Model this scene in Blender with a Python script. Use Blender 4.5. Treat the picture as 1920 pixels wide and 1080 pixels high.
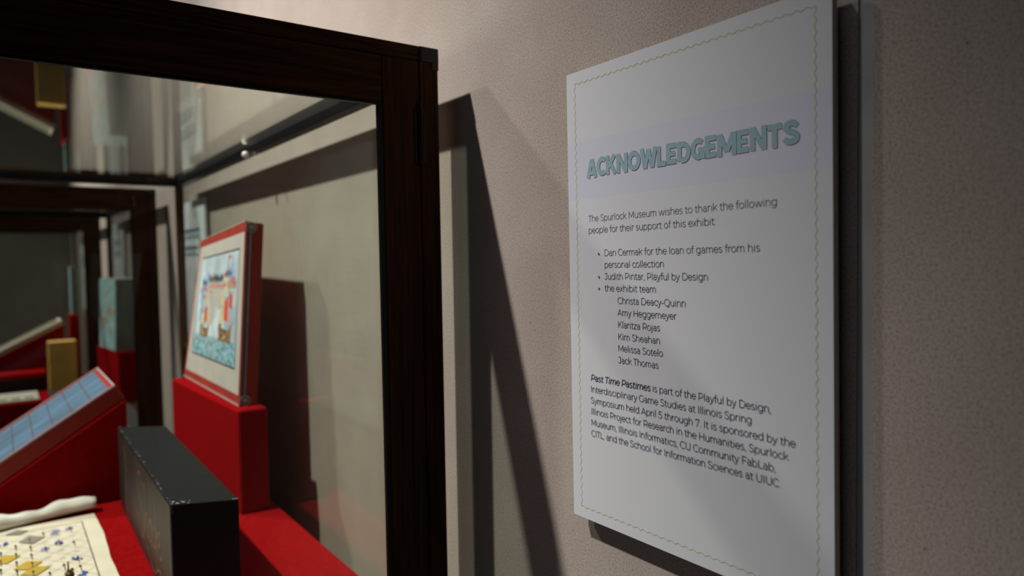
import bpy, bmesh, math, random
from mathutils import Vector, Matrix

random.seed(4)
S = bpy.context.scene
C = S.collection
for o in list(bpy.data.objects):
    bpy.data.objects.remove(o)

# ------------------------------------------------------------------ camera, world, lamps, exposure
# metres; the wall is the plane x = 0, +y runs along it away from the camera, eye level is z = 0
cam = bpy.data.cameras.new('camera')
cam.sensor_width = 36.0
cam.lens = 1319.565 * 36.0 / 1920.0
cam.clip_start = 0.02
cam.dof.use_dof = True
cam.dof.focus_distance = 0.70
cam.dof.aperture_fstop = 4.0
co = bpy.data.objects.new('camera', cam)
C.objects.link(co)
yaw, pit, rol = 0.62887236, -0.04159634, -0.01608385
fwd = Vector((math.sin(yaw) * math.cos(pit), math.cos(yaw) * math.cos(pit), math.sin(pit)))
rgt = Vector((math.cos(yaw), -math.sin(yaw), 0))
upv = rgt.cross(fwd)
r_ = rgt * math.cos(rol) + upv * math.sin(rol)
u_ = r_.cross(fwd)
M = Matrix.Identity(4)
for i in range(3):
    M[i][0], M[i][1], M[i][2] = r_[i], u_[i], -fwd[i]
M[0][3] = -0.5
co.matrix_world = M
S.camera = co

w = bpy.data.worlds.new('world')
S.world = w
w.use_nodes = True
w.node_tree.nodes['Background'].inputs[0].default_value = (0.80, 0.88, 1.0, 1)
w.node_tree.nodes['Background'].inputs[1].default_value = 0.19
S.view_settings.view_transform = 'Standard'
S.view_settings.look = 'None'
S.view_settings.exposure = 0.0
S.view_settings.gamma = 1.0
S.view_settings.use_curve_mapping = False
S.cycles.max_bounces = 14
S.cycles.transparent_max_bounces = 48
S.cycles.glossy_bounces = 8


def spot(name, loc, aim, power, angle, blend, color, radius=0.03):
    l = bpy.data.lights.new(name, 'SPOT')
    l.energy = power
    l.spot_size = math.radians(angle)
    l.spot_blend = blend
    l.color = color
    l.shadow_soft_size = radius
    o = bpy.data.objects.new(name, l)
    C.objects.link(o)
    o.location = loc
    o.rotation_euler = (Vector(aim) - Vector(loc)).to_track_quat('-Z', 'Y').to_euler()
    return o


spot('track_spotlight', (-1.93, 1.65, 3.00), (-0.05, 1.40, -0.65), 790, 44, 1.0, (1.0, 0.965, 0.92), 0.045)
spot('track_spotlight', (-1.93, 3.66, 3.00), (-0.22, 2.25, -0.50), 500, 60, 1.0, (1.0, 0.965, 0.92), 0.10)
spot('track_spotlight', (-1.93, 5.70, 3.00), (-0.35, 5.30, -0.40), 800, 70, 1.0, (1.0, 0.965, 0.92))

# ------------------------------------------------------------------ materials


def nodes(name):
    m = bpy.data.materials.new(name)
    m.use_nodes = True
    nt = m.node_tree
    return m, nt, nt.nodes['Principled BSDF'], nt.nodes['Material Output']


def mat(name, col, rough=0.6, var=0.0, scale=30.0, bump=0.0, bscale=None, stretch=(1, 1, 1), spec=0.5, metal=0.0, sheen=0.0, detail=4.0):
    """a plain surface with some procedural mottling and grain"""
    m, nt, b, out = nodes(name)
    b.inputs['Roughness'].default_value = rough
    b.inputs['Metallic'].default_value = metal
    b.inputs['Specular IOR Level'].default_value = spec
    b.inputs['Base Color'].default_value = (*col, 1)
    if sheen:
        b.inputs['Sheen Weight'].default_value = sheen
        b.inputs['Sheen Tint'].default_value = (*col, 1)
    if var or bump:
        tc = nt.nodes.new('ShaderNodeTexCoord')
        mp = nt.nodes.new('ShaderNodeMapping')
        mp.inputs['Scale'].default_value = stretch
        nt.links.new(tc.outputs['Object'], mp.inputs['Vector'])
    if var:
        n = nt.nodes.new('ShaderNodeTexNoise')
        n.inputs['Scale'].default_value = scale
        n.inputs['Detail'].default_value = detail
        nt.links.new(mp.outputs['Vector'], n.inputs['Vector'])
        r = nt.nodes.new('ShaderNodeValToRGB')
        r.color_ramp.elements[0].position = 0.3
        r.color_ramp.elements[1].position = 0.7
        r.color_ramp.elements[0].color = (*[max(0, c * (1 - var)) for c in col], 1)
        r.color_ramp.elements[1].color = (*[c * (1 + var) for c in col], 1)
        nt.links.new(n.outputs['Fac'], r.inputs['Fac'])
        nt.links.new(r.outputs['Color'], b.inputs['Base Color'])
    if bump:
        n2 = nt.nodes.new('ShaderNodeTexNoise')
        n2.inputs['Scale'].default_value = bscale or scale
        n2.inputs['Detail'].default_value = 3
        nt.links.new(mp.outputs['Vector'], n2.inputs['Vector'])
        bp = nt.nodes.new('ShaderNodeBump')
        bp.inputs['Strength'].default_value = bump
        bp.inputs['Distance'].default_value = 0.001
        nt.links.new(n2.outputs['Fac'], bp.inputs['Height'])
        nt.links.new(bp.outputs['Normal'], b.inputs['Normal'])
    return m


def wall_material():
    m, nt, b, out = nodes('pressed_fibre_board')
    b.inputs['Roughness'].default_value = 0.85
    b.inputs['Specular IOR Level'].default_value = 0.2
    N, L = nt.nodes.new, nt.links.new
    tc = N('ShaderNodeTexCoord')

    def noise(s, d=3.0):
        n = N('ShaderNodeTexNoise')
        n.inputs['Scale'].default_value = s
        n.inputs['Detail'].default_value = d
        L(tc.outputs['Object'], n.inputs['Vector'])
        return n

    def ramp(src, stops):
        r = N('ShaderNodeValToRGB')
        e = r.color_ramp.elements
        e[0].position, e[0].color = stops[0][0], (*stops[0][1], 1)
        e[1].position, e[1].color = stops[-1][0], (*stops[-1][1], 1)
        for p, c in stops[1:-1]:
            x = e.new(p)
            x.color = (*c, 1)
        L(src, r.inputs['Fac'])
        return r
    big = ramp(noise(9).outputs['Fac'], [(0.3, (0.400, 0.335, 0.290)), (0.7, (0.455, 0.390, 0.342))])
    fine = ramp(noise(520, 2).outputs['Fac'], [(0.28, (0.55, 0.52, 0.50)), (0.5, (1, 1, 1)), (0.72, (1.25, 1.24, 1.24))])
    mx = N('ShaderNodeMix')
    mx.data_type = 'RGBA'
    mx.blend_type = 'MULTIPLY'
    mx.inputs[0].default_value = 0.72
    L(big.outputs['Color'], mx.inputs[6])
    L(fine.outputs['Color'], mx.inputs[7])
    # sparse small pits and pale flecks
    vo = N('ShaderNodeTexVoronoi')
    vo.inputs['Scale'].default_value = 42
    L(tc.outputs['Object'], vo.inputs['Vector'])
    sp = ramp(vo.outputs['Distance'], [(0.022, (1, 1, 1)), (0.045, (0, 0, 0))])
    cr = ramp(vo.outputs['Color'], [(0.0, (0.10, 0.07, 0.05)), (0.6, (0.22, 0.17, 0.13)), (0.8, (0.60, 0.54, 0.46))])
    cr.color_ramp.interpolation = 'CONSTANT'
    m2 = N('ShaderNodeMix')
    m2.data_type = 'RGBA'
    L(sp.outputs['Color'], m2.inputs[0])
    L(mx.outputs[2], m2.inputs[6])
    L(cr.outputs['Color'], m2.inputs[7])
    L(m2.outputs[2], b.inputs['Base Color'])
    bp = N('ShaderNodeBump')
    bp.inputs['Strength'].default_value = 0.2
    bp.inputs['Distance'].default_value = 0.0006
    L(noise(600, 2).outputs['Fac'], bp.inputs['Height'])
    L(bp.outputs['Normal'], b.inputs['Normal'])
    return m


def glass_material(name='clear_glass', tint=(0.957, 0.975, 0.952), base=0.026):
    """thin architectural glass: straight-through light plus a mirror weighted by the angle of view"""
    m, nt, b, out = nodes(name)
    nt.nodes.remove(b)
    N, L = nt.nodes.new, nt.links.new
    g = N('ShaderNodeNewGeometry')
    d = N('ShaderNodeVectorMath')
    d.operation = 'DOT_PRODUCT'
    L(g.outputs['Normal'], d.inputs[0])
    L(g.outputs['Incoming'], d.inputs[1])

    def mth(op, a, bb=None):
        n = N('ShaderNodeMath')
        n.operation = op
        for i, v in enumerate((a, bb)):
            if v is None:
                continue
            if isinstance(v, (int, float)):
                n.inputs[i].default_value = v
            else:
                L(v, n.inputs[i])
        return n.outputs[0]
    c = mth('ABSOLUTE', d.outputs['Value'])
    f = mth('POWER', mth('SUBTRACT', 1.0, c), 5.6)
    f = mth('ADD', mth('MULTIPLY', f, 1 - base), base)
    t = N('ShaderNodeBsdfTransparent')
    t.inputs['Color'].default_value = (*tint, 1)
    gl = N('ShaderNodeBsdfGlossy')
    gl.inputs['Roughness'].default_value = 0.0
    gl.inputs['Color'].default_value = (0.95, 0.97, 0.96, 1)
    mx = N('ShaderNodeMixShader')
    L(f, mx.inputs[0])
    L(t.outputs[0], mx.inputs[1])
    L(gl.outputs[0], mx.inputs[2])
    L(mx.outputs[0], out.inputs['Surface'])
    return m


def wood(name, axis):
    s = [55, 55, 55]
    s['xyz'.index(axis)] = 2.2
    m = mat(name, (0.042, 0.0155, 0.0045), 0.5, 0.6, 4.0, 0.35, 5.0, tuple(s), spec=0.08, detail=6)
    return m


WALL = wall_material()
GLASS = glass_material()
CLEAR = glass_material('low_reflection_glass', (0.985, 0.988, 0.980), 0.006)
WX, WY, WZ = wood('dark_oak_grain_across', 'x'), wood('dark_oak_grain_along', 'y'), wood('dark_oak_grain_upright', 'z')
ENDGRAIN_DARKRUN = mat('oak_end_grain_and_dark_run', (0.007, 0.0045, 0.0035), 0.6, 0.4, 150, 0.2)
GASKET = mat('black_glazing_bead', (0.0025, 0.0025, 0.003), 0.4, spec=0.2)
IRON = mat('blackened_iron', (0.010, 0.008, 0.006), 0.45, 0.3, 60, 0.1, metal=0.6)
FELT = mat('red_felt', (0.225, 0.0040, 0.0050), 0.95, 0.16, 120, 0.6, 700, spec=0.0)
REDPAPER = mat('red_paper', (0.24, 0.014, 0.008), 0.6, 0.12, 14, spec=0.3)
WORNRED = mat('worn_red_paper', (0.30, 0.032, 0.020), 0.55, 0.18, 40, spec=0.3)
BLACKCARD = mat('black_pebbled_card', (0.0055, 0.006, 0.007), 0.55, 0.25, 25, 0.35, 420, spec=0.16)
FACECARD = mat('streaked_dark_paper', (0.020, 0.0155, 0.013), 0.5, 0.6, 3.0, 0.15, 60, (30, 22, 1.2), spec=0.30)  # tone varies in upright streaks
WORN = mat('worn_grey_edge', (0.30, 0.26, 0.22), 0.8, 0.5, 300)
SCRIPT = mat('faded_copper_ink', (0.15, 0.070, 0.034), 0.45, 0.5, 60)
MATBOARD = mat('cream_card', (0.42, 0.39, 0.345), 0.75, 0.06, 20)
CREAM = mat('cream_edge_paper', (0.56, 0.49, 0.38), 0.8, 0.15, 60)
WHITE = mat('white_card', (0.85, 0.87, 0.92), 0.7, 0.03, 20)
NAVY = mat('navy_paper', (0.018, 0.022, 0.085), 0.6, 0.2, 40)
LILAC = mat('pale_lilac_paper', (0.30, 0.275, 0.29), 0.7, 0.15, 60)
ORANGE = mat('orange_brown_line', (0.36, 0.14, 0.05), 0.7, 0.2, 40)
BLUEPANEL = mat('painted_blue_sea', (0.045, 0.100, 0.175), 0.6, 0.42, 9, 0, None, (1, 5, 1))
DIVIDER = mat('russet_line', (0.045, 0.020, 0.018), 0.7, 0.2, 60)
CLOTH = mat('unbleached_cotton', (0.62, 0.55, 0.43), 0.9, 0.07, 14, 0.4, 900)
ROLLCLOTH = mat('white_cotton_roll', (0.74, 0.70, 0.62), 0.9, 0.06, 25, 0.4, 700)
INK = mat('black_ink', (0.012, 0.012, 0.016), 0.8)
FAINT = mat('faint_grey_ink', (0.33, 0.29, 0.24), 0.85)
GREYINK = mat('grey_ink', (0.22, 0.195, 0.155), 0.85, 0.1, 60)
YELLOWINK = mat('mustard_ink', (0.42, 0.27, 0.02), 0.8, 0.12, 60)
BLUEINK = mat('blue_ink', (0.03, 0.07, 0.42), 0.8, 0.2, 60)
BRASS = mat('old_brass', (0.55, 0.30, 0.05), 0.35, 0.2, 40, metal=0.8)
DARKBROWN = mat('dark_brown_wood', (0.05, 0.025, 0.014), 0.5, 0.3, 60)
PRINTWHITE = mat('sign_white', (0.70, 0.715, 0.745), 0.55, 0.0, spec=0.25)
FOAM = mat('foam_board_core', (0.60, 0.52, 0.46), 0.8, 0.1, 90)
BAND = mat('sign_lavender_band', (0.665, 0.68, 0.775), 0.55, spec=0.25)
WAVE = mat('sign_olive_line', (0.50, 0.485, 0.235), 0.6)
TITLE = mat('sign_teal_letters', (0.29, 0.48, 0.54), 0.55, spec=0.25)
TITLEHI = mat('sign_pale_highlight', (0.66, 0.70, 0.68), 0.55)
TITLEDK = mat('sign_navy_shade', (0.025, 0.020, 0.070), 0.6)
TEXT = mat('sign_navy_text', (0.040, 0.040, 0.088), 0.6)
BLUEHEAD = mat('sign_blue_heading', (0.20, 0.36, 0.45), 0.6)
GREYTEXT = mat('sign_grey_text', (0.42, 0.42, 0.46), 0.6)
REVEAL = mat('grey_metal_channel', (0.36, 0.355, 0.345), 0.6, 0.08, 30, metal=0.0)
LINING = mat('charcoal_lining', (0.016, 0.015, 0.014), 0.95, 0.2, 60)
BACKWALL = mat('olive_grey_paint', (0.075, 0.074, 0.062), 0.9, 0.1, 3)
FLOORM = mat('dark_carpet', (0.05, 0.045, 0.042), 0.95, 0.3, 80, 0.4, 300)
CEILM = mat('dark_ceiling', (0.05, 0.05, 0.05), 0.9)
PLINTHM = mat('plinth_dark_paint', (0.03, 0.022, 0.018), 0.6, 0.2, 20)
TEALBOX = mat('teal_printed_card', (0.23, 0.37, 0.36), 0.6, 0.25, 22)
TEALSIDE = mat('dull_green_card', (0.115, 0.15, 0.135), 0.6, 0.15, 30)
MUSTARD = mat('mustard_card', (0.80, 0.47, 0.11), 0.6, 0.12, 12)
PALEWOOD = mat('pale_wood_frame', (0.50, 0.44, 0.34), 0.6, 0.15, 30)
GREENP = mat('green_printed_card', (0.14, 0.20, 0.05), 0.7, 0.4, 40)
GLINTWHITE = mat('glint_white', (0.9, 0.86, 0.8), 0.25, spec=0.6)  # bright white for the ball that stands for a glint
SEA = mat('painted_sea', (0.20, 0.36, 0.40), 0.7, 0.55, 60, 0, None, (1, 1, 2.2), detail=2)
SKYP = mat('painted_sky', (0.44, 0.52, 0.57), 0.7, 0.3, 11, detail=2)
SAIL = mat('painted_sail', (0.60, 0.52, 0.30), 0.7, 0.2, 90)
SKYBLUE = mat('painted_blue', (0.20, 0.36, 0.56), 0.7, 0.35, 40)
DEEPSEA = mat('painted_deep_green', (0.06, 0.20, 0.19), 0.7, 0.3, 60)
HULL = mat('painted_hull', (0.22, 0.13, 0.055), 0.7, 0.5, 130)
FLAG = mat('painted_red', (0.58, 0.075, 0.04), 0.7, 0.15, 90)
PINK = mat('painted_pink', (0.60, 0.22, 0.18), 0.7, 0.15, 90)

# ------------------------------------------------------------------ building helpers


def box(bm, lo, hi, bev=0.0, mi=0):
    """an axis-aligned box, optionally with bevelled edges"""
    r = bmesh.ops.create_cube(bm, size=1.0)
    vs = r['verts']
    for v in vs:
        v.co = Vector([(lo[i] + hi[i]) / 2 + v.co[i] * (hi[i] - lo[i]) for i in range(3)])
    fs = {f for v in vs for f in v.link_faces}
    for f in fs:
        f.material_index = mi
    if bev:
        es = list({e for v in vs for e in v.link_edges})
        q = bmesh.ops.bevel(bm, geom=es, offset=bev, segments=2, affect='EDGES', profile=0.5)
        for f in q['faces']:
            f.material_index = mi
    return vs


def hexa(bm, bot, top, mi=0, bev=0.0, seg=2):
    """a solid from four bottom and four top corners (same winding)"""
    vs = [bm.verts.new(p) for p in list(bot) + list(top)]
    fs = [bm.faces.new([vs[i] for i in q]) for q in ((3, 2, 1, 0), (4, 5, 6, 7), (0, 1, 5, 4), (1, 2, 6, 5), (2, 3, 7, 6), (3, 0, 4, 7))]
    for f in fs:
        f.material_index = mi
    bmesh.ops.recalc_face_normals(bm, faces=fs)
    if bev:
        es = list({e for v in vs for e in v.link_edges})
        q = bmesh.ops.bevel(bm, geom=es, offset=bev, segments=seg, affect='EDGES', profile=0.5)
        for f in q['faces']:
            f.material_index = mi
    return vs


def poly(bm, pts, mi=0):
    f = bm.faces.new([bm.verts.new(p) for p in pts])
    f.material_index = mi
    return f


def cyl(bm, p, q, r, n=20, r2=None, mi=0):
    p, q = Vector(p), Vector(q)
    r2 = r if r2 is None else r2
    d = (q - p).normalized()
    a = d.orthogonal().normalized()
    b = d.cross(a)
    A, B = [], []
    for i in range(n):
        t = 2 * math.pi * i / n
        e = a * math.cos(t) + b * math.sin(t)
        A.append(bm.verts.new(p + e * r))
        B.append(bm.verts.new(q + e * r2))
    fs = [bm.faces.new((A[i], A[(i + 1) % n], B[(i + 1) % n], B[i])) for i in range(n)]
    fs.append(bm.faces.new(A[::-1]))
    fs.append(bm.faces.new(B))
    for f in fs:
        f.material_index = mi


def lathe(bm, prof, c, n=24, mi=0):
    rings = []
    for r, z in prof:
        rings.append([bm.verts.new((c[0] + r * math.cos(2 * math.pi * i / n), c[1] + r * math.sin(2 * math.pi * i / n), c[2] + z)) for i in range(n)])
    for a, b in zip(rings, rings[1:]):
        for i in range(n):
            f = bm.faces.new((a[i], a[(i + 1) % n], b[(i + 1) % n], b[i]))
            f.material_index = mi
            f.smooth = True
    bm.faces.new(rings[0][::-1]).material_index = mi
    bm.faces.new(rings[-1]).material_index = mi


def obj(name, bm, mats, parent=None, world=False, smooth=False):
    """link a bmesh as one mesh object; world=True: its points are in world space, the parent only moved, not turned"""
    if world and parent is not None:
        p, off = parent, Vector((0, 0, 0))
        while p is not None:
            off += p.location
            p = p.parent
        bmesh.ops.translate(bm, verts=bm.verts, vec=-off)
    me = bpy.data.meshes.new(name)
    bm.to_mesh(me)
    bm.free()
    for m in (mats if isinstance(mats, (list, tuple)) else [mats]):
        me.materials.append(m)
    if smooth:
        for p_ in me.polygons:
            p_.use_smooth = True
    o = bpy.data.objects.new(name, me)
    C.objects.link(o)
    o.parent = parent
    return o


def tag(o, label, cat, group=None):
    o['label'] = label
    o['category'] = cat
    if group:
        o['group'] = group
    return o


def thing(name, label, cat, loc, group=None, rotm=None):
    o = bpy.data.objects.new(name, None)
    o.empty_display_size = 0.05
    C.objects.link(o)
    o.location = loc
    if rotm is not None:
        o.rotation_euler = rotm.to_euler()
    return tag(o, label, cat, group)


def struct(name, bm, mats):
    o = obj(name, bm, mats)
    o['kind'] = 'structure'
    return o


def boxes(*bs, bev=0.0):
    bm = bmesh.new()
    for b in bs:
        box(bm, b[0], b[1], bev, b[2] if len(b) > 2 else 0)
    return bm


class Lift:
    """puts 2-D print on a face; every stroke lies a hair above the one before it"""

    def __init__(self, f, d, inc=4e-7):
        self.f, self.d, self.inc = f, d, inc

    def step(self):
        self.d += self.inc

    def __call__(self, x, y):
        return self.f(x, y, self.d)


def ribbon(bm, pts, hw, put, mi=0, caps=True, n=6):
    """a flat stroke of half width hw along 2-D points; put(x, y) lifts a 2-D point into space"""
    P = [Vector(p) for p in pts]
    Q = [P[0]]
    for p in P[1:]:
        if (p - Q[-1]).length > 1e-9:
            Q.append(p)
    P = Q
    if len(P) < 2:
        return
    for i in range(1, len(P) - 1):           # sharp corners: two strokes with round ends instead of a mitre
        if (P[i] - P[i - 1]).normalized().dot((P[i + 1] - P[i]).normalized()) < 0.55 and caps:
            ribbon(bm, P[:i + 1], hw, put, mi, caps, n)
            ribbon(bm, P[i:], hw, put, mi, caps, n)
            return
    if hasattr(put, 'step'):
        put.step()
    L_, R_ = [], []
    for i, p in enumerate(P):
        a = (P[i] - P[i - 1]).normalized() if i else None
        b = (P[i + 1] - P[i]).normalized() if i < len(P) - 1 else None
        if a is None or b is None:
            t = b if a is None else a
            nn, k = Vector((-t.y, t.x)), 1.0
        else:
            na, nb = Vector((-a.y, a.x)), Vector((-b.y, b.x))
            s = na + nb
            if s.length < 1e-4:
                nn, k = na, 1.0
            else:
                nn = s.normalized()
                k = min(1.0 / max(nn.dot(na), 0.3), 1.9)
        L_.append(p + nn * hw * k)
        R_.append(p - nn * hw * k)
    lv = [bm.verts.new(put(*p)) for p in L_]
    rv = [bm.verts.new(put(*p)) for p in R_]
    for i in range(len(P) - 1):
        try:
            bm.faces.new((lv[i], rv[i], rv[i + 1], lv[i + 1])).material_index = mi
        except ValueError:
            pass
    if caps:
        for c, a, b, va, vb in ((P[-1], L_[-1], R_[-1], lv[-1], rv[-1]), (P[0], R_[0], L_[0], rv[0], lv[0])):
            arc = [bm.verts.new(put(*p)) for p in _cap(c, a, b, n)]
            bm.faces.new([va] + arc + [vb]).material_index = mi


def _cap(c, a, b, n):
    r = a - c
    out = []
    for i in range(1, n):
        t = -math.pi * i / n
        out.append(c + Vector((r.x * math.cos(t) - r.y * math.sin(t), r.x * math.sin(t) + r.y * math.cos(t))))
    return out


def curve(pts, k=7):
    """Catmull-Rom through the points"""
    P = [Vector(p) for p in pts]
    out = []
    closed = (P[0] - P[-1]).length < 1e-6
    n = len(P)
    for i in range(n - 1):
        p0 = P[i - 1] if i else (P[-2] if closed else P[0] * 2 - P[1])
        p3 = P[i + 2] if i + 2 < n else (P[1] if closed else P[-1] * 2 - P[-2])
        p1, p2 = P[i], P[i + 1]
        for j in range(k):
            t = j / k
            out.append(0.5 * ((2 * p1) + (p2 - p0) * t + (2 * p0 - 5 * p1 + 4 * p2 - p3) * t * t + (3 * p1 - p0 - 3 * p2 + p3) * t ** 3))
    out.append(P[-1])
    return out


def ell(cx, cy, rx, ry, a0=0, a1=360, n=26):
    return [(cx + rx * math.cos(math.radians(a0 + (a1 - a0) * i / n)), cy + ry * math.sin(math.radians(a0 + (a1 - a0) * i / n))) for i in range(n + 1)]


# ---- a light geometric sans, drawn as pen strokes (cap height 0.70, x-height 0.52)
def _glyphs():
    X = 0.515
    g = {}
    ring = lambda cx, r=0.235: ell(cx, X / 2, r, X / 2 + 0.005)
    g['a'] = (0.545, [curve([(.10, .435), (.17, .495), (.26, X), (.36, .495), (.425, .42), (.435, .32)]), [(.435, .34), (.435, 0)], curve([(.435, .295), (.24, .295), (.125, .255), (.085, .15), (.125, .045), (.23, 0), (.36, .03), (.435, .14)])])
    g['b'] = (0.64, [[(.10, .74), (.10, 0)], ring(.335)])
    g['c'] = (0.53, [ell(.31, X / 2, .24, X / 2, 42, 318)])
    g['d'] = (0.64, [[(.54, .74), (.54, 0)], ring(.305)])
    g['e'] = (0.575, [ell(.295, X / 2, .235, X / 2, 0, 322), [(.06, X / 2 + .01), (.53, X / 2 + .01)]])
    g['f'] = (0.335, [curve([(.33, .715), (.27, .74), (.19, .72), (.155, .63), (.155, .5)]), [(.155, .55), (.155, 0)], [(.04, .50), (.30, .50)]])
    g['g'] = (0.64, [ring(.305), curve([(.535, X), (.535, .30), (.535, .02), (.50, -.12), (.40, -.19), (.27, -.20), (.13, -.14)])])
    g['h'] = (0.62, [[(.10, .74), (.10, 0)], curve([(.10, .28), (.13, .42), (.21, .50), (.32, X), (.44, .48), (.51, .40), (.52, .28)]), [(.52, .29), (.52, 0)]])
    g['i'] = (0.255, [[(.125, X), (.125, 0)], [(.120, .685), (.130, .685)]])
    g['j'] = (0.255, [curve([(.125, X), (.125, .2), (.125, -.06), (.10, -.16), (.03, -.195), (-.04, -.18)]), [(.120, .685), (.130, .685)]])
    g['k'] = (0.56, [[(.10, .74), (.10, 0)], [(.10, .17), (.49, X)], [(.26, .31), (.52, 0)]])
    g['l'] = (0.245, [[(.12, .74), (.12, 0)]])
    h = [curve([(x0, .28), (x0 + .03, .42), (x0 + .10, .50), (x0 + .20, X), (x0 + .30, .48), (x0 + .355, .40), (x0 + .365, .28)]) for x0 in (.10, .465)]
    g['m'] = (0.935, [[(.10, X), (.10, 0)], h[0], [(.465, .29), (.465, 0)], h[1], [(.83, .29), (.83, 0)]])
    g['n'] = (0.62, [[(.10, X), (.10, 0)], g['h'][1][1], g['h'][1][2]])
    g['o'] = (0.61, [ring(.305, .245)])
    g['p'] = (0.64, [[(.10, X), (.10, -.195)], ring(.335)])
    g['r'] = (0.375, [[(.10, X), (.10, 0)], curve([(.10, .27), (.13, .41), (.20, .49), (.335, X)])])
    g['s'] = (0.475, [curve([(.40, .43), (.33, .49), (.24, X), (.12, .48), (.08, .39), (.13, .30), (.24, .265), (.36, .225), (.405, .13), (.36, .04), (.24, 0), (.14, .02), (.06, .085)])])
    g['t'] = (0.37, [curve([(.335, .03), (.27, 0), (.20, .005), (.155, .05), (.15, .15), (.15, .35)]), [(.15, .33), (.15, .64)], [(.04, .50), (.31, .50)]])
    g['u'] = (0.62, [[(.52, X), (.52, 0)], curve([(.10, X), (.10, .24), (.12, .10), (.19, .02), (.30, 0), (.41, .03), (.49, .11), (.52, .24)])])
    g['v'] = (0.51, [[(.03, X), (.255, 0), (.48, X)]])
    g['w'] = (0.83, [[(.04, X), (.235, 0), (.415, X), (.595, 0), (.79, X)]])
    g['x'] = (0.50, [[(.05, X), (.45, 0)], [(.45, X), (.05, 0)]])
    g['y'] = (0.51, [[(.03, X), (.26, 0)], curve([(.48, X), (.28, .06), (.22, -.09), (.16, -.17), (.08, -.195), (.01, -.16)])])
    g['z'] = (0.48, [[(.06, .50), (.42, .50), (.06, .015), (.43, .015)]])
    g['A'] = (0.70, [[(.03, 0), (.35, .70), (.67, 0)], [(.13, .21), (.57, .21)]])
    g['B'] = (0.70, [[(.12, 0), (.12, .70)], curve([(.12, .70), (.38, .70), (.53, .66), (.575, .53), (.53, .40), (.38, .365), (.12, .365)]), curve([(.38, .365), (.56, .33), (.62, .185), (.56, .04), (.38, 0), (.12, 0)])])
    g['C'] = (0.70, [ell(.40, .35, .34, .355, 45, 315)])
    g['D'] = (0.79, [[(.12, 0), (.12, .70)], [(.12, .70), (.36, .70)] + ell(.37, .35, .345, .35, 90, -90) + [(.12, 0)]])
    g['F'] = (0.60, [[(.12, 0), (.12, .70), (.56, .70)], [(.12, .345), (.50, .345)]])
    g['G'] = (0.75, [ell(.40, .35, .34, .355, 45, 318) + [(.655, .14), (.655, .35)]])
    g['H'] = (0.78, [[(.12, 0), (.12, .70)], [(.66, 0), (.66, .70)], [(.12, .36), (.66, .36)]])
    g['I'] = (0.27, [[(.135, 0), (.135, .70)]])
    g['J'] = (0.53, [[(.10, .69), (.40, .69)], curve([(.40, .69), (.40, .30), (.385, .11), (.32, .015), (.21, 0), (.12, .03), (.05, .10)])])
    g['K'] = (0.67, [[(.12, 0), (.12, .70)], [(.12, .22), (.58, .70)], [(.30, .41), (.62, 0)]])
    g['L'] = (0.56, [[(.12, .70), (.12, .015), (.54, .015)]])
    g['M'] = (0.91, [[(.12, 0), (.12, .70), (.455, .13), (.79, .70), (.79, 0)]])
    g['P'] = (0.68, [[(.12, 0), (.12, .70)], curve([(.12, .69), (.35, .69), (.53, .65), (.60, .47), (.53, .29), (.35, .24), (.12, .24)])])
    g['Q'] = (0.82, [ell(.41, .35, .35, .355), curve([(.41, .0), (.48, -.09), (.58, -.12), (.70, -.07)])])
    g['R'] = (0.69, [[(.12, 0), (.12, .70)], curve([(.12, .69), (.35, .69), (.53, .65), (.60, .47), (.53, .29), (.35, .245), (.12, .245)]), [(.43, .25), (.61, 0)]])
    g['S'] = (0.60, [curve([(.51, .60), (.43, .67), (.30, .705), (.15, .66), (.10, .53), (.16, .42), (.30, .365), (.46, .305), (.53, .18), (.47, .05), (.31, -.005), (.16, .03), (.06, .11)])])
    g['T'] = (0.58, [[(.02, .69), (.56, .69)], [(.29, .69), (.29, 0)]])
    g['U'] = (0.76, [curve([(.11, .70), (.11, .34), (.135, .13), (.22, .02), (.38, -.005), (.54, .02), (.625, .13), (.65, .34), (.65, .70)])])
    g['5'] = (0.59, [[(.48, .69), (.15, .69), (.12, .385)], curve([(.12, .385), (.28, .41), (.44, .37), (.51, .21), (.44, .05), (.28, -.005), (.14, .03), (.06, .10)])])
    g['7'] = (0.57, [[(.07, .55), (.07, .69), (.51, .69), (.21, 0)]])
    g['.'] = (0.21, [[(.10, .02), (.11, .02)]])
    g[','] = (0.21, [[(.11, .03), (.075, -.11)]])
    g[':'] = (0.22, [[(.105, .02), (.115, .02)], [(.105, .46), (.115, .46)]])
    g['-'] = (0.38, [[(.06, .26), (.32, .26)]])
    g['*'] = (0.30, [ell(.10, .27, .045, .045, 0, 360, 10)])
    g[' '] = (0.265, [])
    return g


GLY = _glyphs()


def text_width(s):
    return sum(GLY[c][0] for c in s)


def text(bm, s, x, y, em, put, hw=0.029, sx=1.0, mi=0, slant=0.0):
    for c in s:
        adv, strokes = GLY[c]
        for st in strokes:
            ribbon(bm, [(x + (px + slant * py) * em * sx, y + py * em) for px, py in st], hw * em, put, mi, n=4)
        x += adv * em * sx
    return x


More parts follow.
